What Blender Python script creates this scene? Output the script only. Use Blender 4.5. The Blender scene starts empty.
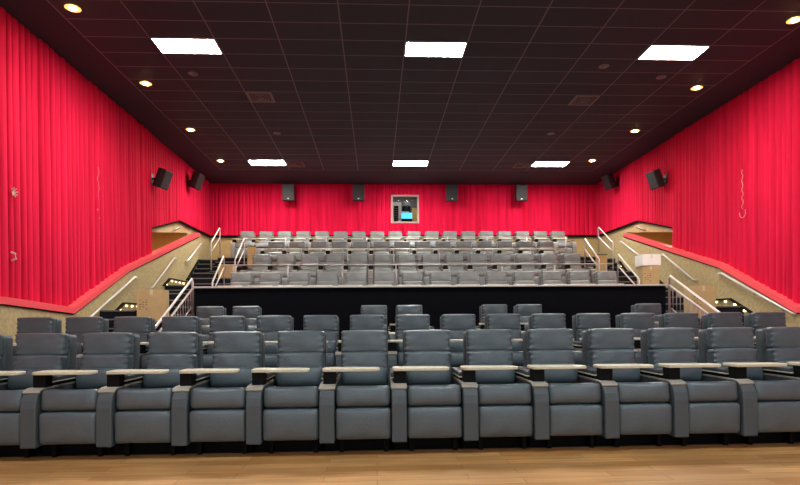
import bpy, bmesh, math, random
from mathutils import Vector, Matrix, noise
R = random.Random(7)
SC = bpy.context.scene
COL = SC.collection
CAMZ = 1.30
CZ = 6.75            # ceiling height
XL, XR = -6.45, 8.95 # curtain planes
XC = 1.25

# ------------------------------------------------------------------ materials
def mat(name, color, rough=.6, metal=0., spec=.5, emit=None, estr=0., noise_amt=0., noise_scale=8., bump=0., bscale=200.):
    m = bpy.data.materials.new(name); m.use_nodes = True
    nt = m.node_tree; b = nt.nodes['Principled BSDF']
    b.inputs['Base Color'].default_value = (*color, 1)
    b.inputs['Roughness'].default_value = rough
    b.inputs['Metallic'].default_value = metal
    b.inputs['Specular IOR Level'].default_value = spec
    if emit:
        b.inputs['Emission Color'].default_value = (*emit, 1)
        b.inputs['Emission Strength'].default_value = estr
    if noise_amt or bump:
        tc = nt.nodes.new('ShaderNodeTexCoord')
    if noise_amt:
        n = nt.nodes.new('ShaderNodeTexNoise'); n.inputs['Scale'].default_value = noise_scale
        n.inputs['Detail'].default_value = 4
        nt.links.new(tc.outputs['Object'], n.inputs['Vector'])
        r = nt.nodes.new('ShaderNodeValToRGB')
        r.color_ramp.elements[0].position = .3; r.color_ramp.elements[1].position = .7
        r.color_ramp.elements[0].color = (*[c*(1-noise_amt) for c in color], 1)
        r.color_ramp.elements[1].color = (*[min(1, c*(1+noise_amt)) for c in color], 1)
        nt.links.new(n.outputs['Fac'], r.inputs['Fac'])
        nt.links.new(r.outputs['Color'], b.inputs['Base Color'])
    if bump:
        n2 = nt.nodes.new('ShaderNodeTexNoise'); n2.inputs['Scale'].default_value = bscale
        nt.links.new(tc.outputs['Object'], n2.inputs['Vector'])
        bp = nt.nodes.new('ShaderNodeBump'); bp.inputs['Strength'].default_value = bump
        bp.inputs['Distance'].default_value = .01
        nt.links.new(n2.outputs['Fac'], bp.inputs['Height'])
        nt.links.new(bp.outputs['Normal'], b.inputs['Normal'])
    return m

M = {}
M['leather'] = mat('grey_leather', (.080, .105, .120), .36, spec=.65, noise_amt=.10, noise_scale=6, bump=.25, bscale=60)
M['leather_up_lit'] = mat('grey_leather_upper_lit', (.165, .172, .170), .38, spec=.6, noise_amt=.10, noise_scale=6)  # same seat leather, brighter light of the upper rows put into its colour
M['arm_up_lit'] = mat('arm_vinyl_upper_lit', (.18, .172, .16), .5)  # arm vinyl made paler the same way, as if more strongly lit
M['shell'] = mat('grey_vinyl', (.085, .105, .115), .5)
M['arm'] = mat('arm_vinyl', (.065, .082, .093), .5)
M['pad'] = mat('dark_pad', (.05, .06, .07), .4)
M['beige'] = mat('beige_laminate', (.64, .60, .45), .45, noise_amt=.08, noise_scale=25)
M['greige'] = mat('greige_trim', (.34, .31, .26), .5)
M['black'] = mat('black_plastic', (.004, .004, .005), .6, spec=.12)
M['blackwall'] = mat('black_fabric_wall', (.003, .0035, .006), .9, spec=.08)
M['carpet'] = mat('dark_carpet', (.02, .021, .023), .9, spec=.1, noise_amt=.4, noise_scale=40)
M['stair'] = mat('stair_carpet', (.012, .014, .018), .9, spec=.1, noise_amt=.3, noise_scale=30)
M['tan'] = mat('tan_wall_carpet', (.44, .35, .185), .9, spec=.15, noise_amt=.16, noise_scale=14, bump=.4, bscale=90)
M['tanwood'] = mat('tan_panel', (.50, .34, .14), .6, noise_amt=.08, noise_scale=3)
M['brown'] = mat('brown_panel', (.62, .30, .06), .7, noise_amt=.06, noise_scale=2)
M['redcap'] = mat('red_painted_trim', (.85, .09, .11), .45, spec=.4)
M['redplain'] = mat('red_wall_behind', (.5, .01, .04), .9)
M['steel'] = mat('painted_rail', (.62, .60, .57), .35, metal=.25)
M['steelbar'] = mat('dark_rail_bar', (.34, .31, .31), .4, metal=.3)
M['capmetal'] = mat('metal_ledge', (.6, .59, .57), .4, metal=.2)
M['speaker'] = mat('black_speaker', (.012, .012, .014), .6)
M['grille'] = mat('speaker_grille', (.008, .008, .010), .5, bump=.5, bscale=300)
M['spkside'] = mat('speaker_side', (.05, .045, .04), .6)
M['nosing'] = mat('stair_nosing', (.16,.155,.15), .5)
M['white'] = mat('white_paint', (.75, .75, .72), .5)
M['boothwhite'] = mat('booth_white', (.7, .72, .75), .5)
M['cardboard'] = mat('cardboard', (.50, .36, .17), .85, noise_amt=.06, noise_scale=5)
M['tape'] = mat('box_tape', (.62, .52, .30), .4)
M['ink'] = mat('box_ink', (.20, .14, .07), .8)
M['whitebox'] = mat('white_carton', (.9, .89, .84), .6, noise_amt=.03, noise_scale=5)
M['vent'] = mat('grey_vent', (.17, .16, .17), .5)
M['ventdark'] = mat('vent_dark', (.012, .011, .013), .6)
M['lampframe'] = mat('lamp_frame', (.25, .24, .24), .5)
M['diff'] = mat('lamp_diffuser', (.8, .8, .8), .5, emit=(1., .97, .90), estr=108)
M['diff2'] = mat('lamp_diffuser_dim', (.8, .8, .8), .5, emit=(.88, 1., 1.), estr=58)
M['amber'] = mat('amber_rim_glow', (.6, .4, .15), .3, emit=(1., .50, .10), estr=1.1)  # rim is no lamp; its emission imitates the orange glow around the bulb
M['warm'] = mat('warm_bulb', (.8, .7, .4), .5, emit=(1., .72, .28), estr=90)
M['stepled'] = mat('step_light', (.8, .7, .4), .5, emit=(1., .78, .42), estr=5)
M['cyan'] = mat('cyan_cabinet', (.05, .55, .75), .4, emit=(.1, .75, 1.), estr=.8)
M['yellow'] = mat('yellow_board', (.75, .55, .2), .6)
M['boothwall'] = mat('booth_wall', (.22, .2, .19), .8)
M['winframe'] = mat('window_frame', (.50, .30, .28), .5)
M['thread'] = mat('pale_thread', (.85, .45, .45), .8)
M['bracket'] = mat('bracket', (.02, .02, .02), .5)
M['star'] = mat('tan_ornament', (.55, .40, .30), .7)

def glass():
    m = bpy.data.materials.new('glass'); m.use_nodes = True
    b = m.node_tree.nodes['Principled BSDF']
    b.inputs['Base Color'].default_value = (1, 1, 1, 1); b.inputs['Roughness'].default_value = 0
    b.inputs['Transmission Weight'].default_value = 1; b.inputs['IOR'].default_value = 1.05
    return m
M['glass'] = glass()

def curtain_mat(k=1.):
    m = bpy.data.materials.new('red_pleated_fabric'); m.use_nodes = True
    nt = m.node_tree; b = nt.nodes['Principled BSDF']
    b.inputs['Roughness'].default_value = .85; b.inputs['Specular IOR Level'].default_value = .15
    b.inputs['Sheen Weight'].default_value = .05; b.inputs['Sheen Tint'].default_value = (1, .35, .45, 1)
    tc = nt.nodes.new('ShaderNodeTexCoord'); n = nt.nodes.new('ShaderNodeTexNoise')
    mp = nt.nodes.new('ShaderNodeMapping'); mp.inputs['Scale'].default_value = (3, 3, .15)
    nt.links.new(tc.outputs['Object'], mp.inputs['Vector']); nt.links.new(mp.outputs['Vector'], n.inputs['Vector'])
    n.inputs['Scale'].default_value = 2
    r = nt.nodes.new('ShaderNodeValToRGB')
    r.color_ramp.elements[0].position = .3; r.color_ramp.elements[1].position = .7
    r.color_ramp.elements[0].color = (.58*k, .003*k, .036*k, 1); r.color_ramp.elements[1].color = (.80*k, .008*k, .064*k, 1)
    nt.links.new(n.outputs['Fac'], r.inputs['Fac']); nt.links.new(r.outputs['Color'], b.inputs['Base Color'])
    return m
M['curtain'] = curtain_mat()
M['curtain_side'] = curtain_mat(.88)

def math_node(nt, op, a, b=None):
    n = nt.nodes.new('ShaderNodeMath'); n.operation = op
    for i, v in enumerate((a, b)):
        if v is None: continue
        if isinstance(v, (int, float)): n.inputs[i].default_value = v
        else: nt.links.new(v, n.inputs[i])
    return n.outputs[0]

def ceiling_mat():
    m = bpy.data.materials.new('black_ceiling_tiles'); m.use_nodes = True
    nt = m.node_tree; b = nt.nodes['Principled BSDF']
    b.inputs['Roughness'].default_value = .75; b.inputs['Specular IOR Level'].default_value = .25
    tc = nt.nodes.new('ShaderNodeTexCoord'); sp = nt.nodes.new('ShaderNodeSeparateXYZ')
    nt.links.new(tc.outputs['Object'], sp.inputs[0])
    X, Y = sp.outputs[0], sp.outputs[1]
    def line(v, off, step, w):
        t = math_node(nt, 'SUBTRACT', v, off - 100*step)
        t = math_node(nt, 'MODULO', t, step)
        a = math_node(nt, 'LESS_THAN', t, w)
        c = math_node(nt, 'GREATER_THAN', t, step-w)
        return math_node(nt, 'MAXIMUM', a, c), math_node(nt, 'FLOOR', math_node(nt, 'DIVIDE', math_node(nt, 'SUBTRACT', v, off-100*step), step))
    lx, ix = line(X, .61, 1.22, .011)
    ly, iy = line(Y, 10.68, .61, .011)
    l = math_node(nt, 'MAXIMUM', lx, ly)
    reg = math_node(nt, 'MULTIPLY', math_node(nt, 'GREATER_THAN', X, -5.51), math_node(nt, 'LESS_THAN', X, 7.95))
    reg = math_node(nt, 'MULTIPLY', reg, math_node(nt, 'LESS_THAN', Y, 19.85))
    l = math_node(nt, 'MULTIPLY', l, reg)
    cb = nt.nodes.new('ShaderNodeCombineXYZ'); nt.links.new(ix, cb.inputs[0]); nt.links.new(iy, cb.inputs[1])
    wn = nt.nodes.new('ShaderNodeTexWhiteNoise'); nt.links.new(cb.outputs[0], wn.inputs['Vector'])
    mx = nt.nodes.new('ShaderNodeMix'); mx.data_type = 'RGBA'
    mx.inputs['A'].default_value = (.038, .043, .062, 1); mx.inputs['B'].default_value = (.047, .052, .074, 1)
    f2 = math_node(nt, 'MULTIPLY', wn.outputs['Value'], reg)
    nt.links.new(f2, mx.inputs['Factor'])
    mx2 = nt.nodes.new('ShaderNodeMix'); mx2.data_type = 'RGBA'
    nt.links.new(mx.outputs['Result'], mx2.inputs['A']); mx2.inputs['B'].default_value = (.20, .19, .22, 1)
    nt.links.new(l, mx2.inputs['Factor'])
    nt.links.new(mx2.outputs['Result'], b.inputs['Base Color'])
    return m
M['ceiling'] = ceiling_mat()

def wood_mat():
    m = bpy.data.materials.new('oak_plank_floor'); m.use_nodes = True
    nt = m.node_tree; b = nt.nodes['Principled BSDF']
    b.inputs['Roughness'].default_value = .38
    tc = nt.nodes.new('ShaderNodeTexCoord')
    br = nt.nodes.new('ShaderNodeTexBrick')
    br.inputs['Scale'].default_value = 1; br.inputs['Brick Width'].default_value = 1.2; br.inputs['Row Height'].default_value = .15
    br.inputs['Mortar Size'].default_value = .003; br.offset = .37
    br.inputs['Color1'].default_value = (.46, .215, .065, 1); br.inputs['Color2'].default_value = (.66, .36, .14, 1)
    br.inputs['Mortar'].default_value = (.22, .12, .05, 1)
    nt.links.new(tc.outputs['Object'], br.inputs['Vector'])
    mp = nt.nodes.new('ShaderNodeMapping'); mp.inputs['Scale'].default_value = (1.2, 22, 1)
    nt.links.new(tc.outputs['Object'], mp.inputs['Vector'])
    n = nt.nodes.new('ShaderNodeTexNoise'); n.inputs['Scale'].default_value = 1.5; n.inputs['Detail'].default_value = 6
    nt.links.new(mp.outputs['Vector'], n.inputs['Vector'])
    n3 = nt.nodes.new('ShaderNodeTexNoise'); n3.inputs['Scale'].default_value = .8; n3.inputs['Detail'].default_value = 2
    nt.links.new(tc.outputs['Object'], n3.inputs['Vector'])
    mx = nt.nodes.new('ShaderNodeMix'); mx.data_type = 'RGBA'; mx.blend_type = 'MULTIPLY'; mx.inputs['Factor'].default_value = .6
    r = nt.nodes.new('ShaderNodeValToRGB'); r.color_ramp.elements[0].position = .3; r.color_ramp.elements[1].position = .7
    r.color_ramp.elements[0].color = (.55, .5, .45, 1); r.color_ramp.elements[1].color = (1.2, 1.2, 1.2, 1)
    nt.links.new(n.outputs['Fac'], r.inputs['Fac'])
    nt.links.new(br.outputs['Color'], mx.inputs['A']); nt.links.new(r.outputs['Color'], mx.inputs['B'])
    mx2 = nt.nodes.new('ShaderNodeMix'); mx2.data_type = 'RGBA'; mx2.blend_type = 'MULTIPLY'; mx2.inputs['Factor'].default_value = .5
    r2 = nt.nodes.new('ShaderNodeValToRGB'); r2.color_ramp.elements[0].position = .35; r2.color_ramp.elements[1].position = .65
    r2.color_ramp.elements[0].color = (.75, .72, .7, 1); r2.color_ramp.elements[1].color = (1.3, 1.32, 1.35, 1)
    nt.links.new(n3.outputs['Fac'], r2.inputs['Fac'])
    nt.links.new(mx.outputs['Result'], mx2.inputs['A']); nt.links.new(r2.outputs['Color'], mx2.inputs['B'])
    nt.links.new(mx2.outputs['Result'], b.inputs['Base Color'])
    return m
M['wood'] = wood_mat()

# ------------------------------------------------------------------ mesh helpers
def box(bm, x0, x1, y0, y1, z0, z1, rot=None, piv=None):
    vs = [bm.verts.new((x, y, z)) for z in (z0, z1) for y in (y0, y1) for x in (x0, x1)]
    for f in ((0, 2, 3, 1), (4, 5, 7, 6), (0, 1, 5, 4), (2, 6, 7, 3), (0, 4, 6, 2), (1, 3, 7, 5)):
        bm.faces.new([vs[i] for i in f])
    if rot is not None:
        bmesh.ops.rotate(bm, verts=vs, cent=piv, matrix=rot)
    return vs

def prism_x(bm, pts, x0, x1):
    """extrude a (y,z) polygon along x"""
    a = [bm.verts.new((x0, y, z)) for y, z in pts]; b = [bm.verts.new((x1, y, z)) for y, z in pts]
    n = len(pts)
    bm.faces.new(a); bm.faces.new(b[::-1])
    for i in range(n):
        bm.faces.new((a[i], b[i], b[(i+1) % n], a[(i+1) % n]))

def prism_z(bm, pts, z0, z1):
    a = [bm.verts.new((x, y, z0)) for x, y in pts]; b = [bm.verts.new((x, y, z1)) for x, y in pts]
    n = len(pts)
    bm.faces.new(a[::-1]); bm.faces.new(b)
    for i in range(n):
        bm.faces.new((a[i], a[(i+1) % n], b[(i+1) % n], b[i]))

def tube(bm, pts, r, seg=8):
    pts = [Vector(p) for p in pts]
    rings = []
    for i, p in enumerate(pts):
        if i == 0: d = pts[1]-p
        elif i == len(pts)-1: d = p-pts[i-1]
        else: d = (pts[i+1]-p).normalized()+(p-pts[i-1]).normalized()
        d.normalize()
        ref = Vector((0, 0, 1)) if abs(d.z) < .9 else Vector((1, 0, 0))
        u = d.cross(ref).normalized(); v = d.cross(u).normalized()
        rings.append([bm.verts.new(p+u*r*math.cos(2*math.pi*k/seg)+v*r*math.sin(2*math.pi*k/seg)) for k in range(seg)])
    for a, b in zip(rings, rings[1:]):
        for k in range(seg):
            bm.faces.new((a[k], a[(k+1) % seg], b[(k+1) % seg], b[k]))
    bm.faces.new(rings[0][::-1]); bm.faces.new(rings[-1])

def cyl(bm, c, r0, r1, h, seg=20):
    a = [bm.verts.new((c[0]+r0*math.cos(2*math.pi*k/seg), c[1]+r0*math.sin(2*math.pi*k/seg), c[2])) for k in range(seg)]
    b = [bm.verts.new((c[0]+r1*math.cos(2*math.pi*k/seg), c[1]+r1*math.sin(2*math.pi*k/seg), c[2]+h)) for k in range(seg)]
    for k in range(seg): bm.faces.new((a[k], a[(k+1) % seg], b[(k+1) % seg], b[k]))
    bm.faces.new(a[::-1]); bm.faces.new(b)

def puff(bm, hx, hy, hz, r, c, bulge=.0, crease=0., tilt=0., n=(14, 6, 8), seed=0, sag=0.):
    """rounded, padded upholstery block; front is -y"""
    nx, ny, nz = n
    idx = {}
    def P(i, j, k):
        key = (i, j, k)
        if key in idx: return idx[key]
        def e(t):  # ease samples towards the edges
            return math.sin(t*math.pi/2)
        x, y, z = e(2*i/nx-1)*hx, e(2*j/ny-1)*hy, e(2*k/nz-1)*hz
        q = Vector((max(-hx+r, min(hx-r, x)), max(-hy+r, min(hy-r, y)), max(-hz+r, min(hz-r, z))))
        d = Vector((x, y, z))-q
        p = q + (d.normalized()*r if d.length > 1e-6 else d)
        if d.length < 1e-6: p = Vector((x, y, z))
        fx, fz = p.x/hx, p.z/hz
        m = max(0, 1-fx*fx)**.6*max(0, 1-fz*fz)**.6
        if p.y < 0: p.y -= bulge*m
        if p.z > 0: p.z += bulge*.3*max(0, 1-fx*fx) - sag*max(0, 1-fx*fx)
        if crease:
            w = max(0, abs(fx)-.72)/.28
            s = math.sin((p.z*95)+seed+3*noise.noise(Vector((p.z*20, seed, fx*2))))
            p.y += crease*w*s
            p.x *= 1-.35*crease*w*s
            q2 = noise.noise(Vector((p.x*7+seed, p.z*9, seed)))
            p.y += crease*.8*q2
        v = bm.verts.new(p); idx[key] = v
        return v
    def quad(a, b, c_, d): bm.faces.new((a, b, c_, d))
    for i in range(nx):
        for k in range(nz):
            quad(P(i, 0, k), P(i+1, 0, k), P(i+1, 0, k+1), P(i, 0, k+1))
            quad(P(i, ny, k), P(i, ny, k+1), P(i+1, ny, k+1), P(i+1, ny, k))
    for j in range(ny):
        for k in range(nz):
            quad(P(0, j, k), P(0, j, k+1), P(0, j+1, k+1), P(0, j+1, k))
            quad(P(nx, j, k), P(nx, j+1, k), P(nx, j+1, k+1), P(nx, j, k+1))
    for i in range(nx):
        for j in range(ny):
            quad(P(i, j, 0), P(i, j+1, 0), P(i+1, j+1, 0), P(i+1, j, 0))
            quad(P(i, j, nz), P(i+1, j, nz), P(i+1, j+1, nz), P(i, j+1, nz))
    vs = list(idx.values())
    bmesh.ops.rotate(bm, verts=vs, cent=(0, 0, 0), matrix=Matrix.Rotation(tilt, 3, 'X'))
    bmesh.ops.translate(bm, verts=vs, vec=c)

def obj(name, bm, m, parent=None, smooth=False, bevel=0., loc=None):
    bmesh.ops.recalc_face_normals(bm, faces=bm.faces)
    me = bpy.data.meshes.new(name); bm.to_mesh(me); bm.free()
    me.materials.append(M[m] if isinstance(m, str) else m)
    if smooth: me.polygons.foreach_set('use_smooth', [True]*len(me.polygons))
    o = bpy.data.objects.new(name, me); COL.objects.link(o)
    if parent: o.parent = parent
    if loc: o.location = loc
    if bevel:
        b = o.modifiers.new('bevel', 'BEVEL'); b.width = bevel; b.segments = 2; b.limit_method = 'ANGLE'
    return o

def tag(o, label, cat, group=None):
    o['label'] = label; o['category'] = cat
    if group: o['group'] = group
    return o

def thing(name, label, cat, loc=(0, 0, 0), group=None, rot=(0, 0, 0)):
    o = bpy.data.objects.new(name, None); COL.objects.link(o)
    o.empty_display_size = .2; o.location = loc; o.rotation_euler = rot
    return tag(o, label, cat, group)

def struct(o):
    o['kind'] = 'structure'; return o

def dup(root, loc, label, group=None):
    r = root.copy(); COL.objects.link(r); r.location = loc; r['label'] = label
    if group: r['group'] = group
    for ch in list(root.children):
        c = ch.copy(); COL.objects.link(c); c.parent = r
        for g in list(ch.children):
            d = g.copy(); COL.objects.link(d); d.parent = c
    return r

NEW = bmesh.new
# ------------------------------------------------------------------ shell
def bx(name, m, *a, parent=None, **k):
    bm = NEW(); box(bm, *a); return obj(name, bm, m, parent, **k)

struct(bx('floor', 'wood', XL-.15, XR+.15, -6, 5.56, -.1, 0))
TIERS = [('floor_carpet', 5.56, 7.45, 0.), ('floor_carpet', 7.45, 9.9, .20), ('floor_carpet', 9.9, 12.3, .42)]
for nm, y0, y1, z in TIERS:
    struct(bx(nm, 'carpet', XL-.15, XR+.15, y0, y1, -.1, z))
# stadium tiers
SX0, SX1 = -4.05, 6.6
EDGE = [12.36, 14.62, 17.05, 19.45]; LEV = [1.33, 2.07, 2.80, 3.54]
for i in range(4):
    y1 = EDGE[i+1] if i < 3 else 21.9
    o = struct(bx('floor_tier', 'carpet', SX0, SX1, EDGE[i], y1, 0, LEV[i]))
bm = NEW(); box(bm, XL-.15, XR+.15, -6, 21.95, CZ, CZ+.1); struct(obj('ceiling', bm, 'ceiling'))

# half walls with the sloping top
WP = [(-6, 1.75), (9.5, 1.745), (11.6, 1.62), (14.15, 2.72), (19.75, 4.47)]
def top_at(y, prof):
    for (a, b), (c, d) in zip(prof, prof[1:]):
        if a <= y <= c: return b+(d-b)*(y-a)/(c-a)
    return prof[-1][1] if y > prof[-1][0] else prof[0][1]
for side, s in (('left', -1), ('right', 1)):
    xo = XL if s < 0 else XR
    xi = xo - s*.22
    prof = WP if s < 0 else [(-6, 1.52), (11.05, 1.52), (13.6, 2.70), (19.0, 4.33)]
    bm = NEW()
    prism_x(bm, [(prof[0][0], 0)]+prof+[(prof[-1][0], 0)], min(xo, xi), max(xo, xi))
    struct(obj('wall_%s' % side, bm, 'tan'))
    # red cap band following the top
    bm = NEW()
    t = .105
    up = [(y, z+.02) for y, z in prof]; dn = [(y, z-t) for y, z in prof][::-1]
    dn[0] = (dn[0][0]-.05, dn[0][1])
    xi2 = xi - s*.035
    prism_x(bm, up+dn, min(xi2, xi - s*.001), max(xi2, xi - s*.001))
    prism_x(bm, up+[(y, z+.001) for y, z in prof][::-1], min(xo, xi), max(xo, xi))
    struct(obj('trim_%d' % (1 if s < 0 else 2), bm, 'redcap'))
    # black strip standing in for the shadow beneath the band
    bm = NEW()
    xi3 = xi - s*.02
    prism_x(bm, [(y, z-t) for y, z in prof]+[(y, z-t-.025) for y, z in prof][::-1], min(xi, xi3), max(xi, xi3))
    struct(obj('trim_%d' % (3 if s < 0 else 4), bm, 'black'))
    # outer wall behind the pleats: plain near part, and the far part with the alcove opening
    x2 = xo + s*.06; x3 = xo + s*.18
    bm = NEW(); box(bm, min(x2, x3), max(x2, x3), -6, 16.0, 0, CZ)
    struct(obj('wall_%s_upper' % side, bm, 'redplain'))
    yh = 19.35
    bm = NEW()
    prism_x(bm, [(16.0, 3.90), (yh, 4.43), (yh, 0), (21.9, 0), (21.9, CZ), (16.0, CZ)], min(x2, x3), max(x2, x3))
    struct(obj('wall_%s_far' % side, bm, 'tan'))
    x4 = xo + s*1.75
    bm = NEW()
    box(bm, min(x3, x4), max(x3, x4), yh, yh+.1, 0, 4.6)
    struct(obj('wall_%s_alcove' % side, bm, 'brown'))
    bm = NEW()
    box(bm, min(x4, x4+s*.1), max(x4, x4+s*.1), 14.0, yh+.1, 0, 4.6)
    box(bm, min(x3, x4), max(x3, x4), 14.0, yh+.1, 4.5, 4.6)
    struct(obj('wall_%s_passage' % side, bm, 'brown'))
# back wall, with the booth window cut out
WX0, WX1, WZ0, WZ1 = .62, 1.74, 5.19, 6.32
YB = 21.85
bm = NEW()
box(bm, XL-.2, WX0, YB+.05, YB+.2, 0, CZ); box(bm, WX1, XR+.2, YB+.05, YB+.2, 0, CZ)
box(bm, WX0, WX1, YB+.05, YB+.2, 0, WZ0); box(bm, WX0, WX1, YB+.05, YB+.2, WZ1, CZ)
struct(obj('wall_back', bm, 'tanwood'))
struct(bx('trim_5', 'black', XL, XR, YB-.06, YB+.05, 4.645, 4.72))

# ------------------------------------------------------------------ pleated curtains
def curtain(name, label, axis, plane, inward, a0, a1, zb, zt=CZ, hole=None, pitch=.17, depth=.05, seed=1):
    """axis: 'y' runs along Y in the plane x=plane; 'x' runs along X in the plane y=plane"""
    rr = random.Random(seed)
    bm = NEW(); cols = []
    a = a0
    samples = []
    while a < a1:
        p = pitch*rr.uniform(.72, 1.3); d = depth*rr.uniform(.7, 1.15)
        for t, h in ((0, 0), (.07, .5), (.18, .84), (.38, 1.), (.6, 1.), (.8, .86), (.93, .5)):
            samples.append((min(a1, a+p*t), h*d))
        a += p
    samples.append((a1, 0))
    NZ = 7
    def col(s, h, z0, z1):
        vs = []
        for k in range(NZ+1):
            t = k/NZ; z = z0+(z1-z0)*t
            sw = .012*noise.noise(Vector((s*1.7, z*.6, seed)))
            off = inward*(h*(1-.25*t)+.006+abs(sw))
            vs.append(bm.verts.new((plane+off, s+sw, z) if axis == 'y' else (s+sw, plane+off, z)))
        return vs
    def strip(ss, zbf, ztf):
        prev = None
        for s, h in ss:
            c = col(s, h, zbf(s), ztf(s))
            if prev:
                for k in range(NZ): bm.faces.new((prev[k], c[k], c[k+1], prev[k+1]))
            prev = c
    zbf = zb if callable(zb) else (lambda s: zb)
    if hole:
        h0, h1, z0, z1 = hole
        strip([q for q in samples if q[0] <= h0]+[(h0, .01)], zbf, lambda s: zt)
        mid = [(h0, .01)]+[q for q in samples if h0 < q[0] < h1]+[(h1, .01)]
        strip(mid, zbf, lambda s: z0); strip(mid, lambda s: z1, lambda s: zt)
        strip([(h1, .01)]+[q for q in samples if q[0] >= h1], zbf, lambda s: zt)
    else:
        strip(samples, zbf, lambda s: zt)
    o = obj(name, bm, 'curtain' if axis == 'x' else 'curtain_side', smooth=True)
    return tag(o, label, 'curtain')

far_line = [(15.95, 4.02), (18.35, 4.68), (21.9, 4.70)]
curtain('wall_curtain', 'tall red pleated curtain on the near left wall above the sloping trim', 'y', XL, 1, -6, 16.0,
        lambda y: top_at(y, WP)-.05, seed=3, pitch=.175, depth=.10)
curtain('wall_curtain', 'tall red pleated curtain on the near right wall above the sloping trim', 'y', XR, -1, -6, 16.1,
        lambda y: top_at(y, [(-6, 1.52), (11.05, 1.52), (13.6, 2.70), (19.0, 4.33)])-.05, seed=4, pitch=.175, depth=.10)
curtain('wall_curtain', 'red pleated curtain behind the two speakers at the far left', 'y', XL, 1, 16.0, YB,
        lambda y: top_at(y, far_line), seed=5, pitch=.15, depth=.055)
curtain('wall_curtain', 'red pleated curtain behind the two speakers at the far right', 'y', XR, -1, 16.1, YB,
        lambda y: top_at(y, far_line), seed=6, pitch=.15, depth=.055)
curtain('wall_curtain', 'red pleated curtain across the back wall around the booth window', 'x', YB, -1, XL, XR,
        4.70, hole=(WX0, WX1, WZ0, WZ1), seed=8, pitch=.185, depth=.045)
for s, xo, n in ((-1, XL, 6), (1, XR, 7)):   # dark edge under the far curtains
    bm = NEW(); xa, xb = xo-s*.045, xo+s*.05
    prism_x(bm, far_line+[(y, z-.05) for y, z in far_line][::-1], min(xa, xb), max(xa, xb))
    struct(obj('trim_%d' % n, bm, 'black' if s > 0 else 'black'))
# loose threads and small hooks on the left curtain
def wiggle(y0, z0, z1, x, amp, n=26, seed=1):
    rr = random.Random(seed)
    return [(x, y0+amp*math.sin(i*1.1)*rr.uniform(.3, 1), z0+(z1-z0)*i/n) for i in range(n+1)]
bm = NEW(); tube(bm, wiggle(12.93, 3.3, 4.9, XL+.10, .05), .006, 5)
tag(obj('loose_thread', bm, 'thread'), 'pale wavy thread hanging on the left curtain', 'thread')
bm = NEW(); tube(bm, wiggle(12.9, 3.95, 4.9, XR-.10, .035, seed=5), .006, 5)
tube(bm, [(XR-.10, 12.9+.11*math.cos(t/2), 3.85+.11*math.sin(t/2)) for t in range(5, 14)], .006, 5)
tag(obj('loose_thread', bm, 'thread'), 'pale looped thread hanging on the right curtain', 'thread')
bm = NEW()
for k in range(8):
    a = k*math.pi/4+.2
    tube(bm, [(XL+.10, 9.93, 3.62), (XL+.14, 9.93+.085*math.cos(a), 3.62+.085*math.sin(a))], .009, 5)
tag(obj('star_ornament', bm, 'star'), 'small tan starburst knot pinned on the left curtain', 'ornament')
bm = NEW(); tube(bm, [(XL+.10, 9.88, 2.56), (XL+.16, 9.90, 2.54), (XL+.17, 9.90, 2.45), (XL+.10, 9.9, 2.42)], .018, 6)
tag(obj('wall_hook', bm, 'white'), 'small white hook low on the left curtain under the starburst', 'hook')

# ------------------------------------------------------------------ projection booth window
struct(bx('window_1', 'glass', WX0+.06, WX1-.06, YB+.02, YB+.026, WZ0+.06, WZ1-.06))
bm = NEW()
for a in ((WX0, WX1, WZ0, WZ0+.075), (WX0, WX1, WZ1-.075, WZ1)):
    box(bm, a[0], a[1], YB-.07, YB+.06, a[2], a[3])
for a in ((WX0, WX0+.075), (WX1-.075, WX1)):
    box(bm, a[0], a[1], YB-.07, YB+.06, WZ0+.075, WZ1-.075)
w = obj('window_frame', bm, 'winframe', bevel=.008)
w.parent = bpy.data.objects['window_1']
for q in ((WX0-.5, WX1+.5, YB+1.6, YB+1.7, WZ0-.6, CZ+.2), (WX0-.5, WX1+.5, YB+.2, YB+1.6, CZ-.05, CZ+.1), (WX0-.5, WX1+.5, YB+.2, YB+1.6, WZ0-.3, WZ0-.2),
          (WX0-.6, WX0-.5, YB+.2, YB+1.6, WZ0-.3, CZ), (WX1+.5, WX1+.6, YB+.2, YB+1.6, WZ0-.3, CZ)):
    struct(bx('wall_booth', 'boothwall', *q))
t = thing('equipment_rack', 'white framed rack with dark front at the left of the booth window', 'rack', (.86, YB+.45, WZ0-.2))
bx('rack_frame', 'boothwhite', -.19, .20, 0, .09, 0, 1.15, parent=t)
bx('dark_panel', 'black', -.10, .08, -.012, .0, .26, 1.0, parent=t)
bm = NEW()
for k in range(7): box(bm, -.06, .05, -.02, -.012, .34+k*.09, .36+k*.09)
obj('panel_rib', bm, 'vent', t)
t = thing('projector', 'dark film projector with round lens on the cyan cabinet in the booth', 'projector', (1.28, YB+.62, WZ0+.542))
bx('body', 'black', -.17, .17, 0, .5, 0, .30, parent=t, bevel=.03)
bm = NEW(); tube(bm, [(0, .02, .17), (0, -.10, .17)], .08, 16); obj('lens', bm, 'ventdark', t)
bx('top_housing', 'vent', -.10, .16, .05, .4, .30, .46, parent=t, bevel=.02)
t = thing('cabinet', 'glowing cyan cabinet seen through the booth window', 'cabinet', (1.27, YB+.55, WZ0-.2))
bx('cabinet_body', 'cyan', -.24, .27, 0, .6, .50, .74, parent=t); bx('cabinet_base', 'black', -.24, .27, 0, .6, 0, .50, parent=t)
bx('open_flap', 'boothwhite', -.24, .10, -.01, .0, .74, .80, parent=t)
tag(bx('yellow_board', 'yellow', 1.50, 1.80, YB+.5, YB+.53, WZ0-.2, WZ0+.72), 'yellow board at the right inside the booth window', 'board')
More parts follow.
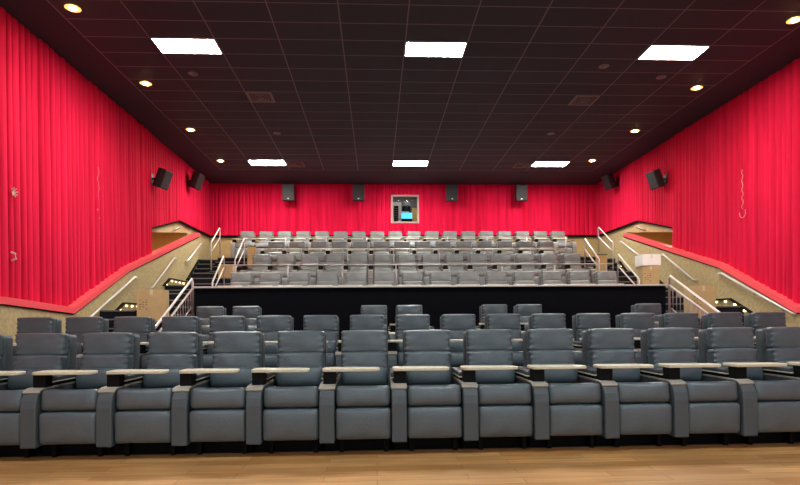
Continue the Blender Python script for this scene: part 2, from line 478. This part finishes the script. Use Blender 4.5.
for xx in (XL-1.0, XR+1.0):
    pl = bpy.data.lights.new('passage_fill_lamp', 'AREA'); pl.energy = 12; pl.size = .5; pl.color = (1, .8, .55)  # added fill, no lamp seen in the passage; brightens the brown alcove
    o = bpy.data.objects.new('passage_fill_lamp', pl); o.location = (xx, 17.6, 4.46); COL.objects.link(o)
bl = bpy.data.lights.new('booth_lamp', 'AREA'); bl.energy = 9; bl.size = .6; bl.color = (.9, .95, 1)
o = bpy.data.objects.new('booth_lamp', bl); o.location = (1.2, YB+.5, CZ-.12); COL.objects.link(o)

# ------------------------------------------------------------------ ceiling fittings
def panel_light(x, y, label):
    t = thing('ceiling_light', label, 'light', (x, y, CZ), 'rectangular ceiling light panels')
    bm = NEW()
    for a in ((-.61, .61, -.305, -.275), (-.61, .61, .275, .305), (-.61, -.58, -.275, .275), (.58, .61, -.275, .275)):
        box(bm, a[0], a[1], a[2], a[3], -.014, -.001)
    obj('light_frame', bm, 'lampframe', t)
    bx('diffuser', 'diff' if y > 8 else 'diff2', -.58, .58, -.275, .275, -.010, -.002, parent=t)
    return t
side_w = {-3.66: 'left', 1.22: 'middle', 6.10: 'right'}
for y, rw in ((10.985, 'near row, large white rectangular ceiling panel, %s of three'), (18.92, 'far row above the rear seats, white rectangular ceiling panel, %s of three'),
              (3.05, 'white ceiling panel above the camera position, %s of three'), (-4.3, 'white ceiling panel nearest the screen, %s of three')):
    for x, sd in side_w.items(): panel_light(x, y, rw % sd)
k = 0
ordw = ['nearest', 'second', 'third', 'farthest']
for s, xd, dx in (('left', -5.17, 0), ('right', 7.66, -.085)):
    for i in range(4):
        y = 9.7+3.0*i - (.08*i if s == 'right' else 0); x = xd+dx*i
        t = thing('downlight', 'warm round downlight in the ceiling by the %s wall, %s from the viewer' % (s, ordw[i]), 'light', (x, y, CZ), 'warm downlights')
        bm = NEW(); cyl(bm, (0, 0, -.02), .13, .10, .019); obj('rim', bm, 'amber', t)
        bm = NEW(); cyl(bm, (0, 0, -.035), .055, .07, .014); obj('bulb', bm, 'warm', t)
        ld = bpy.data.lights.new('downlight_spot', 'SPOT'); ld.energy = 75; ld.color = (1, .78, .5); ld.spot_size = 2.3; ld.spot_blend = .9; ld.shadow_soft_size = .06
        o = bpy.data.objects.new('downlight_spot', ld); o.location = (x, y, CZ-.06); COL.objects.link(o)
for x, y, lb in ((-2.745, 13.43, 'square grey air vent in the ceiling, left, nearer pair'), (5.19, 13.43, 'square grey air vent in the ceiling, right, nearer pair'),
                 (-2.745, 19.1, 'square grey air vent beside the far left light panel'), (5.19, 19.1, 'square grey air vent beside the far right light panel')):
    t = thing('ceiling_vent', lb, 'vent', (x, y, CZ), 'ceiling air vents')
    bm = NEW()
    for a in ((-.30, .30, -.30, -.255), (-.30, .30, .255, .30), (-.30, -.255, -.255, .255), (.255, .30, -.255, .255)):
        box(bm, a[0], a[1], a[2], a[3], -.016, -.001)
    obj('vent_frame', bm, 'vent', t)
    bx('vent_back', 'ventdark', -.255, .255, -.255, .255, -.004, -.001, parent=t)
    bm = NEW()
    for q in (.06, .12, .18, .235):
        for a in ((-q, q, -q, -q+.014), (-q, q, q-.014, q), (-q, -q+.014, -q, q), (q-.014, q, -q, q)):
            box(bm, a[0], a[1], a[2], a[3], -.03+q*.09, -.006)
    obj('vent_louvre', bm, 'vent', t)
for x, y, lb in ((-3.95, 12.21, 'small round grey disc on the ceiling behind the near left light panel'), (-2.81, 15.98, 'small round grey disc on the ceiling beyond the left air vent'),
                 (5.14, 15.86, 'small round grey disc on the ceiling beyond the right air vent'), (4.93, 11.62, 'small round grey disc on the ceiling left of the near right light panel'),
                 (6.45, 12.11, 'small round grey disc on the ceiling behind the near right light panel')):
    t = thing('smoke_detector', lb, 'detector', (x, y, CZ), 'round ceiling discs')
    bm = NEW(); cyl(bm, (0, 0, -.012), .10, .11, .011); obj('mounting_ring', bm, 'vent', t)
    bm = NEW(); cyl(bm, (0, 0, -.028), .05, .07, .016); obj('cap', bm, 'vent', t)

# ------------------------------------------------------------------ speakers
def speaker(loc, rz, tilt, label, wall_dir, LW=.42, S=1.):
    t = thing('wall_speaker', label, 'speaker', loc, 'wall mounted surround speakers')
    rot = Matrix.Rotation(rz, 4, 'Z') @ Matrix.Rotation(tilt, 4, 'X') @ Matrix.Scale(S, 4)
    bm = NEW()
    w, h, d = .225, .315, .17   # front is -y
    pts = [(-w, -d), (w, -d), (w, .02), (w*.6, d), (-w*.6, d), (-w, .02)]
    prism_z(bm, pts, -h, h); bmesh.ops.transform(bm, verts=bm.verts, matrix=rot)
    c = obj('cabinet', bm, 'speaker', t, bevel=.012)
    bm = NEW(); box(bm, -w+.012, w-.012, -d-.02, -d, -h+.015, h-.015); bmesh.ops.transform(bm, verts=bm.verts, matrix=rot)
    g = obj('grille', bm, 'grille', t, bevel=.008)
    if S == 1:
        bm = NEW(); box(bm, -.03, .03, -d-.025, -d-.0195, -h+.06, -h+.10); bmesh.ops.transform(bm, verts=bm.verts, matrix=rot)
        g2 = obj('badge', bm, 'white', g)
    bm = NEW(); tube(bm, [(0, 0, 0), tuple(Vector(wall_dir)*LW)], .03, 8)
    p = Vector(wall_dir)*LW
    if abs(p.x) > .1: box(bm, p.x-.02, p.x+.02, -.08, .08, -.15, .15)
    else: box(bm, -.08, .08, p.y-.02, p.y+.02, -.15, .15)
    obj('bracket', bm, 'bracket', t)
for x, lb in ((-3.33, 'black speaker on the red back wall, leftmost of its four'), (-.64, 'black speaker on the red back wall, just left of the window'),
              (2.99, 'black speaker on the red back wall, just right of the window'), (5.71, 'black speaker on the red back wall, rightmost of its four')):
    speaker((x, YB-.45, 6.30), 0, .12, lb, (0, 1, 0))
T = .38
speaker((XL+.34, 16.1, 5.46), math.radians(80), T, 'black speaker tilted down on the left wall, nearer the viewer', (-1, 0, 0), .30, .86)
speaker((XL+.34, 19.1, 6.17), math.radians(80), T, 'black speaker tilted down on the left wall, near the back corner', (-1, 0, 0), .30, .86)
speaker((XR-.34, 16.5, 5.60), math.radians(-80), T, 'black speaker tilted down on the right wall, nearer the viewer', (1, 0, 0), .30, .86)
speaker((XR-.36, 19.8, 6.36), math.radians(-80), T, 'black speaker tilted down on the right wall, near the back corner', (1, 0, 0), .30, .86)

# ------------------------------------------------------------------ recliner
def recliner(LM='leather', AM='arm'):
    t = thing('recliner_seat', 'x', 'seat')
    bm = NEW(); puff(bm, .271, .11, .151, .032, (0, .105, .306), bulge=.020, crease=.003, seed=1, n=(14, 5, 8)); obj('footrest', bm, LM, t, True)
    bm = NEW(); puff(bm, .271, .28, .107, .052, (0, .298, .538), bulge=.018, crease=.004, seed=2, n=(14, 8, 6), sag=.012, tilt=-.14); obj('seat_cushion', bm, LM, t, True)
    bm = NEW(); puff(bm, .258, .10, .115, .06, (0, .70, .70), bulge=.03, crease=.006, tilt=-.12, seed=5); obj('lumbar_cushion', bm, LM, t, True)
    bm = NEW(); puff(bm, .257, .075, .116, .035, (0, .785, .846), bulge=.022, crease=.016, tilt=-.10, seed=9, n=(28, 6, 18)); obj('back_cushion', bm, LM, t, True)
    bm = NEW(); puff(bm, .257, .055, .124, .030, (0, .812, 1.076), bulge=.018, crease=.013, tilt=-.05, seed=14, n=(28, 6, 20)); obj('headrest', bm, LM, t, True)
    bm = NEW(); puff(bm, .263, .075, .512, .02, (0, .915, .667), tilt=-.06, n=(6, 4, 8)); obj('backrest_shell', bm, AM, t, True)
    bx('base', 'black', -.39, .262, .27, 1.0, 0.0, .15, parent=t)
    for x in (-.22, .22): 
        bm = NEW(); box(bm, x-.02, x+.02, .16, .26, 0, .15); obj('foot', bm, 'black', t)
    arm(t, -.35, AM)
    # swing table
    pts = [(-.408, .16), (-.395, .115), (-.36, .10), (.12, .105), (.15, .125), (.165, .17), (.155, .27), (.12, .31), (-.33, .365), (-.385, .35), (-.405, .31)]
    bm = NEW(); prism_z(bm, pts, .808, .836); tp = obj('tray_table', bm, 'beige', t, bevel=.006)
    bm = NEW(); box(bm, -.395, -.275, .13, .25, .683, .807); obj('table_post', bm, 'black', tp, bevel=.004)
    return t
def arm(t, xc, AM='arm'):
    bm = NEW()
    w = .073
    pts = [(-.035, .13), (-.03, .50), (-.015, .575), (.012, .625), (.05, .657), (.10, .668), (.30, .672), (.88, .672), (.88, .13)]
    prism_x(bm, pts, xc-w, xc+w); a = obj('armrest', bm, AM, t, bevel=.012)
    bm = NEW(); prism_x(bm, [(.02, .650), (.05, .673), (.10, .684), (.30, .688), (.88, .688), (.88, .6725), (.30, .6725), (.10, .669), (.05, .658), (.024, .640)], xc-w-.006, xc+w+.006)
    obj('arm_cap', bm, 'greige', a)
    bm = NEW(); box(bm, xc-w-.004, xc+w+.01, .24, .86, .722, .736); obj('pad_trim', bm, 'beige', a, bevel=.004)
    bm = NEW(); puff(bm, w+.006, .31, .026, .016, (xc+.004, .55, .752), n=(6, 8, 4)); obj('arm_pad', bm, 'pad', a, True)
    bm = NEW(); box(bm, xc-w+.02, xc+w-.02, .26, .84, .688, .722); obj('pad_support', bm, 'black', a)
    return a

ORD = ['first', 'second', 'third', 'fourth', 'fifth', 'sixth', 'seventh', 'eighth', 'ninth', 'tenth', 'eleventh', 'twelfth', 'thirteenth',
       'fourteenth', 'fifteenth', 'sixteenth', 'seventeenth', 'eighteenth']
proto = recliner(); used = {}
proto_up = recliner('leather_up_lit', 'arm_up_lit')
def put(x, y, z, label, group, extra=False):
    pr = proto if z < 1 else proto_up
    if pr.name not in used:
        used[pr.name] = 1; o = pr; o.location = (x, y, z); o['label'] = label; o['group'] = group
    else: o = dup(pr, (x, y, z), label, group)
    if extra: return o
    return o
lasts = []
def place_row(xs, y, z, fmt, group, arm_right=True):
    n = len(xs)
    for i, x in enumerate(xs):
        w = ORD[i]
        o = put(x, y, z, fmt % w, group)
        if i == n-1 and arm_right: lasts.append(o)
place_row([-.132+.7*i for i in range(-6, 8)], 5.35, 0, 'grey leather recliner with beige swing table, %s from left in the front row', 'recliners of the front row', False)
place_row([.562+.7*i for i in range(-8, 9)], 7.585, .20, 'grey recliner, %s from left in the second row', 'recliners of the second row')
ROW3 = [(-3.24, 'grey recliner in the row before the black wall, leftmost'), (-2.54, 'grey recliner before the black wall, second from left'),
        (-.04, 'grey recliner before the black wall, left seat of the middle pair'), (.66, 'grey recliner before the black wall, right seat of the middle pair'),
        (2.36, 'grey recliner before the black wall, left seat of the pair right of centre'), (3.06, 'grey recliner before the black wall, right seat of the pair right of centre'),
        (5.50, 'grey recliner standing alone before the right end of the black wall')]
for i, (x, lb) in enumerate(ROW3):
    o = put(x, 10.10, .42, lb, 'recliners of the third row')
    if i in (1, 3, 5, 6): lasts.append(o)
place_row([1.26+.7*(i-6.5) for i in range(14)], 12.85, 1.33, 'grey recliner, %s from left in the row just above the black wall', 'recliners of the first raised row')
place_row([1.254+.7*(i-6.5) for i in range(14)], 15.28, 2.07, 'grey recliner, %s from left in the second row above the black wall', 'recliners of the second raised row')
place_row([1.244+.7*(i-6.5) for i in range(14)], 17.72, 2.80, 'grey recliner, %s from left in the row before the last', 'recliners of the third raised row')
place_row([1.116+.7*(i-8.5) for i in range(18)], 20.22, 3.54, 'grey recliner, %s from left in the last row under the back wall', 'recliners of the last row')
a_src = [c for c in proto.children if c.name.startswith('armrest')][0]
a_up = [c for c in proto_up.children if c.name.startswith('armrest')][0]
for o in lasts:
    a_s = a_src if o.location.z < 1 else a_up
    c = a_s.copy(); COL.objects.link(c); c.parent = o; c.location = (.70, 0, 0)
    for g in list(a_s.children):
        d = g.copy(); COL.objects.link(d); d.parent = c

# ------------------------------------------------------------------ black parapet wall
t = thing('parapet_wall', 'long black wall with grey metal top ledge across the middle of the hall', 'wall', (0, 12.3, 0))
bx('wall_panel', 'blackwall', -3.98, 6.59, -.05, .05, 0, 2.06, parent=t)
bx('top_ledge', 'capmetal', -4.02, 6.60, -.08, .10, 2.06, 2.10, parent=t, bevel=.008)

# ------------------------------------------------------------------ tier rails
def tier_rail(x0, x1, y, zf, h, x_post0, n, label):
    t = thing('guard_rail', label, 'rail', (0, y, zf), 'horizontal guard rails between the raised rows')
    bm = NEW(); tube(bm, [(x0, 0, h), (x1, 0, h)], .015, 8); obj('top_bar', bm, 'steel' if zf < 3 else 'steelbar', t, True)
    bm = NEW(); tube(bm, [(x0, 0, h-.33), (x1, 0, h-.33)], .008, 6); obj('lower_bar', bm, 'steelbar', t, True)
    for i in range(n):
        x = x_post0+1.43*i
        if x > x1: break
        bm = NEW(); tube(bm, [(x, 0, -.02), (x, 0, h)], .018, 8); obj('post', bm, 'steelbar', t, True)
tier_rail(-4.0, 6.45, EDGE[1]+.06, 2.07, .75, -3.75, 8, 'horizontal guard rail behind the first row above the black wall')
tier_rail(-3.4, 6.0, EDGE[2]+.06, 2.80, .76, -2.3, 6, 'horizontal guard rail behind the second row above the black wall')
tier_rail(-4.8, 6.9, EDGE[3]+.06, 3.54, .76, -4.6, 9, 'horizontal guard rail in front of the last row')

# ------------------------------------------------------------------ side stairs
def steps_profile(segs):
    """segs: list of (y0,z0,y1,z1,n)"""
    pts = []
    for y0, z0, y1, z1, n in segs:
        if n == 0: pts += [(y0, z0), (y1, z1)]
        else:
            for i in range(n):
                ya = y0+(y1-y0)*i/n; zb = z0+(z1-z0)*(i+1)/n
                pts += [(ya, z0+(z1-z0)*i/n), (ya, zb)]
            pts.append((y1, z1))
    out = []
    for p in pts:
        if not out or (abs(out[-1][0]-p[0]) > 1e-5 or abs(out[-1][1]-p[1]) > 1e-5): out.append(p)
    return out
OUTER = [(10.6, .42, 13.1, 1.60, 6), (13.1, 1.6, 14.8, 1.6, 0), (14.8, 1.6, 16.9, 2.42, 5), (16.9, 2.42, 18.2, 2.42, 0), (18.2, 2.42, 20.0, 3.54, 6), (20.0, 3.54, 21.88, 3.54, 0)]
INNER = [(10.3, .42, 12.35, 1.33, 5), (12.35, 1.33, 13.3, 1.33, 0), (13.3, 1.33, 14.7, 2.07, 4), (14.7, 2.07, 15.7, 2.07, 0), (15.7, 2.07, 17.05, 2.8, 4), (17.05, 2.8, 18.1, 2.8, 0), (18.1, 2.8, 19.45, 3.54, 4), (19.45, 3.54, 21.88, 3.54, 0)]
def stairs(name, segs, x0, x1, label):
    pts = steps_profile(segs)
    t = thing(name, label, 'stairs', ((x0+x1)/2, segs[0][0], 0))
    bm = NEW(); prism_x(bm, [(segs[0][0], 0)]+pts+[(segs[-1][2], 0)], x0, x1)
    bmesh.ops.triangulate(bm, faces=[f for f in bm.faces if len(f.verts) > 4])
    bmesh.ops.translate(bm, verts=bm.verts, vec=(-t.location.x, -t.location.y, 0)); obj('treads', bm, 'stair', t)
    for (a, b), (c, d) in zip(pts, pts[1:]):
        if abs(a-c) < 1e-6 and d > b:   # a riser: metal nosing on top edge
            bm = NEW(); box(bm, x0+.02, x1-.02, a-.012, a+.04, d-.026, d+.004)
            bmesh.ops.translate(bm, verts=bm.verts, vec=(-t.location.x, -t.location.y, 0)); obj('nosing', bm, 'nosing', t)
    return t
LX, RX = XL+.22, XR-.22
stairs('stairs', OUTER, LX+.01, -5.42, 'dark carpeted stairs climbing along the left sloping wall')
stairs('stairs', INNER, -5.41, SX0-.005, 'dark carpeted stairs beside the left end of the raised rows')
stairs('stairs', OUTER, 8.0, RX-.01, 'dark carpeted stairs climbing along the right sloping wall')
stairs('stairs', INNER, SX1+.005, 7.99, 'dark carpeted stairs beside the right end of the raised rows')

# step light strips on the sloping walls
def strip(side, s, x, pts, label, n0):
    t = thing('step_light_strip', label, 'light strip', (x, pts[0][0], 0), 'step light strips on the sloping walls')
    y00 = pts[0][0]
    bm = NEW()
    up = [(y-y00, z+.03) for y, z in pts]; dn = [(y-y00, z) for y, z in pts][::-1]
    prism_x(bm, up+dn, min(0, -s*.09), max(0, -s*.09)); obj('dark_nosing', bm, 'black', t)
    bm = NEW(); prism_x(bm, [(y-y00, z-.002) for y, z in pts]+[(y-y00, z-.16) for y, z in pts][::-1], min(0, -s*.02), max(0, -s*.02)); obj('tan_skirting', bm, 'tan', t)
    for (a, b), (c, d) in zip(pts, pts[1:]):
        L = math.hypot(c-a, d-b); n = max(1, int(L/.3))
        for i in range(n):
            f = (i+.5)/n; y, z = a+(c-a)*f-y00, b+(d-b)*f-.05
            bm = NEW(); box(bm, min(-s*.02, -s*.055), max(-s*.02, -s*.055), y-.03, y+.03, z-.02, z+.02); obj('lamp', bm, 'stepled', t, bevel=.008)
for side, s, x in (('left', -1, LX), ('right', 1, RX)):
    strip(side, s, x, [(13.0, 1.38), (13.8, 1.79), (14.75, 1.79)] if s < 0 else [(12.1, 1.30), (13.15, 1.78), (13.9, 1.78)], 'row of small warm step lights low on the %s wall, nearest flight' % side, 0)
    strip(side, s, x, [(16.35, 2.38), (16.85, 2.63), (18.2, 2.63)], 'row of small warm step lights low on the %s wall, middle landing' % side, 0)
    strip(side, s, x, [(18.35, 2.70), (19.25 if s > 0 else 19.6, 3.36 if s > 0 else 3.5)], 'row of small warm step lights along the topmost flight on the %s' % side, 0)

# wall handrails
def wall_rail(s, x, p0, p1, label, r=.028):
    xi = x - s*.09
    t = thing('handrail', label, 'handrail', (xi, p0[0], p0[1]), 'handrails on the sloping side walls')
    d = Vector((0, p1[0]-p0[0], p1[1]-p0[1])); L = d.length; u = d.normalized()
    bm = NEW(); tube(bm, [(s*.085, 0-.03, -.04), (0, 0, 0), tuple(d), (0, d.y+.12, d.z), (s*.085, d.y+.16, d.z)], r, 10); obj('rail', bm, 'steel', t, True)
    for f in (.12, .5, .88):
        q = d*f
        bm = NEW(); tube(bm, [(0, q.y, q.z), (0.02*s, q.y, q.z-.06), (s*.088, q.y, q.z-.08)], .009, 6); obj('wall_bracket', bm, 'bracket', t)
wall_rail(-1, LX, (12.1, 1.43), (14.3, 2.48), 'metal handrail on the left tan wall, nearest and lowest of three')
wall_rail(-1, LX, (15.45, 2.30), (17.1, 3.30), 'metal handrail on the left tan wall, middle of three')
wall_rail(-1, LX, (18.3, 3.34), (19.65, 4.10), 'metal handrail on the left tan wall, farthest and highest of three')
wall_rail(1, RX, (11.1, 1.41), (13.4, 2.44), 'metal handrail on the right tan wall, nearest and lowest of three')
wall_rail(1, RX, (14.65, 2.38), (16.2, 3.26), 'metal handrail on the right tan wall, middle of three')
wall_rail(1, RX, (17.75, 3.42), (19.0, 4.05), 'metal handrail on the right tan wall, farthest and highest of three')
for s, x, sd in ((-1, XL-.05, 'left'), (1, XR+.05, 'right')):
    wall_rail(s, x, (18.0, 4.33), (18.45, 4.50), 'short handrail stub on the wall above the %s brown alcove' % sd, .016)

# free-standing stair rails
def stair_rail(x, pa, pb, drop, label, hoop=False, ends=(0., 0.)):
    """pa, pb = (y,z) ends of the upper bar"""
    t = thing('stair_rail', label, 'rail', (x, pa[0], pa[1]-.9), 'free standing stair rails')
    d = (pb[0]-pa[0], pb[1]-pa[1])
    z = .9
    bm = NEW(); tube(bm, [(0, 0, z-.9+ends[0]), (0, 0, z-.05), (0, .05, z), (0, d[0]-.04, z+d[1]), (0, d[0], z+d[1]-.03), (0, d[0], z+d[1]-.9+ends[1])], .022, 10); obj('frame', bm, 'steel', t, True)
    bm = NEW(); tube(bm, [(0, 0, z-drop), (0, d[0], z+d[1]-drop)], .018, 8); obj('lower_bar', bm, 'steel', t, True)
    return t
stair_rail(-4.08, (13.95, 2.36), (15.0, 3.08), .30, 'metal stair rail at the left end of the first raised row')
stair_rail(-5.27, (17.9, 3.90), (18.9, 4.50), .32, 'tall metal stair rail before the back wall on the left')
stair_rail(-3.80, (15.05, 3.02), (16.1, 3.70), .30, 'metal stair rail at the left end of the second raised row')
stair_rail(6.63, (13.6, 2.36), (14.8, 3.08), .30, 'metal stair rail at the right end of the first raised row')
stair_rail(7.72, (17.6, 3.85), (18.75, 4.50), .32, 'tall metal stair rail before the back wall on the right')
stair_rail(6.31, (15.3, 3.06), (16.35, 3.74), .30, 'metal stair rail at the right end of the second raised row')

# balustrades at both ends of the black wall
for s, x, sd, pa, pb in ((-1, -4.07, 'left', (10.1, 1.13), (12.42, 2.27)), (1, 6.66, 'right', (10.0, 1.25), (12.22, 2.28))):
    t = thing('balustrade', 'sloping balustrade with upright bars at the %s end of the black wall' % sd, 'balustrade', (x, pa[0], .42))
    dy, dz = pb[0]-pa[0], pb[1]-pa[1]; z0 = pa[1]-.42
    bm = NEW(); tube(bm, [(0, 0, .02), (0, 0, z0-.06), (0, .05, z0), (0, dy-.05, z0+dz), (0, dy, z0+dz-.05), (0, dy, z0+dz-.9)], .026, 10); obj('top_rail', bm, 'steel', t, True)
    bm = NEW(); tube(bm, [(0, 0, z0-.20), (0, dy, z0+dz-.20)], .022, 8); obj('lower_rail', bm, 'steel', t, True)
    bm = NEW(); tube(bm, [(0, 0, .13), (0, dy*.97, dz*.97+.13)], .016, 8); obj('bottom_rail', bm, 'steelbar', t, True)
    n = 15
    for i in range(1, n):
        f = i/n; y = dy*f
        bm = NEW(); tube(bm, [(0, y, dz*f+.13), (0, y, z0+dz*f-.20)], .009, 6); obj('baluster', bm, 'steelbar', t, True)

# ------------------------------------------------------------------ cartons on the stairs
def carton(name, loc, w, d, h, rz, m, label, marks=True, group=None):
    t = thing(name, label, 'box', loc, group, (0, 0, rz))
    bx('body', m, -w/2, w/2, -d/2, d/2, 0, h, parent=t, bevel=.004)
    bx('tape', 'tape' if m == 'cardboard' else 'white', -.03, .03, -d/2-.003, d/2+.003, h-.12, h+.003, parent=t)
    if marks:
        bm = NEW()
        for k in range(3):
            for q in range(5):
                if (k*5+q*3) % 4 == 1: continue
                x0 = -w/2+.05+k*.065; z0 = h*.38+q*.05
                box(bm, x0, x0+.028+.006*((q+k) % 3), -d/2-.003, -d/2-.001, z0, z0+.022)
        obj('print_mark', bm, 'ink', t)
    return t
carton('cardboard_box', (-5.06, 12.75, 1.335), .60, .50, .72, .22, 'cardboard', 'tall brown cardboard box on the left stairs beside the balustrade')
carton('cardboard_box', (7.68, 12.75, 1.335), .54, .45, .74, -.15, 'cardboard', 'brown cardboard box on the right stairs behind the balustrade')
t = carton('cardboard_box', (7.54, 14.95, 2.075), .44, .45, .70, -.1, 'cardboard', 'brown cardboard box standing under the white carton on the right stairs')
carton('white_carton', (7.54, 14.95, 2.778), .50, .50, .31, -.06, 'whitebox', 'white carton resting on a brown cardboard box on the right stairs', False)
# tan end panels beside the rows
for x0, x1, y, z0, z1, lb in ((-4.62, -4.10, 16.4, 2.62, 3.02, 'tan end panel beside the left stair rails'), (-3.98, -3.72, 17.3, 2.8, 3.66, 'narrow tan end panel left of the row before the last'),
                              (6.87, 7.22, 16.9, 2.802, 3.32, 'tan end panel beside the right stair rails')):
    t = thing('end_panel', lb, 'panel', ((x0+x1)/2, y, z0+.002))
    w = (x1-x0)/2
    bx('panel_board', 'tanwood', -w, w, -.03, .03, 0, z1-z0, parent=t, bevel=.004)
    bx('top_edge', 'black', -w, w, -.035, .035, z1-z0, z1-z0+.02, parent=t)

# ------------------------------------------------------------------ world, camera
w = bpy.data.worlds.new('World'); SC.world = w; w.use_nodes = True
w.node_tree.nodes['Background'].inputs[0].default_value = (.80, .88, .95, 1)
w.node_tree.nodes['Background'].inputs[1].default_value = .75

F, YAW, ROLL, V0 = 550.26, .0434, .0078, 321.44
cam = bpy.data.cameras.new('camera'); co = bpy.data.objects.new('camera', cam); COL.objects.link(co)
cam.sensor_width = 36; cam.sensor_fit = 'HORIZONTAL'; cam.lens = F/800*36; cam.shift_y = (V0-242.5)/800
r = Vector((math.cos(YAW), -math.sin(YAW), 0)); fw = Vector((math.sin(YAW), math.cos(YAW), 0)); up = Vector((0, 0, 1))
r2 = r*math.cos(ROLL)-up*math.sin(ROLL); u2 = r*math.sin(ROLL)+up*math.cos(ROLL)
mw = Matrix((r2, u2, -fw)).transposed().to_4x4(); mw.translation = (0, 0, CAMZ)
co.matrix_world = mw
SC.camera = co
SC.view_settings.view_transform = 'Standard'
SC.view_settings.look = 'None'
SC.view_settings.exposure = .35
SC.cycles.use_denoising = True
SC.cycles.max_bounces = 6
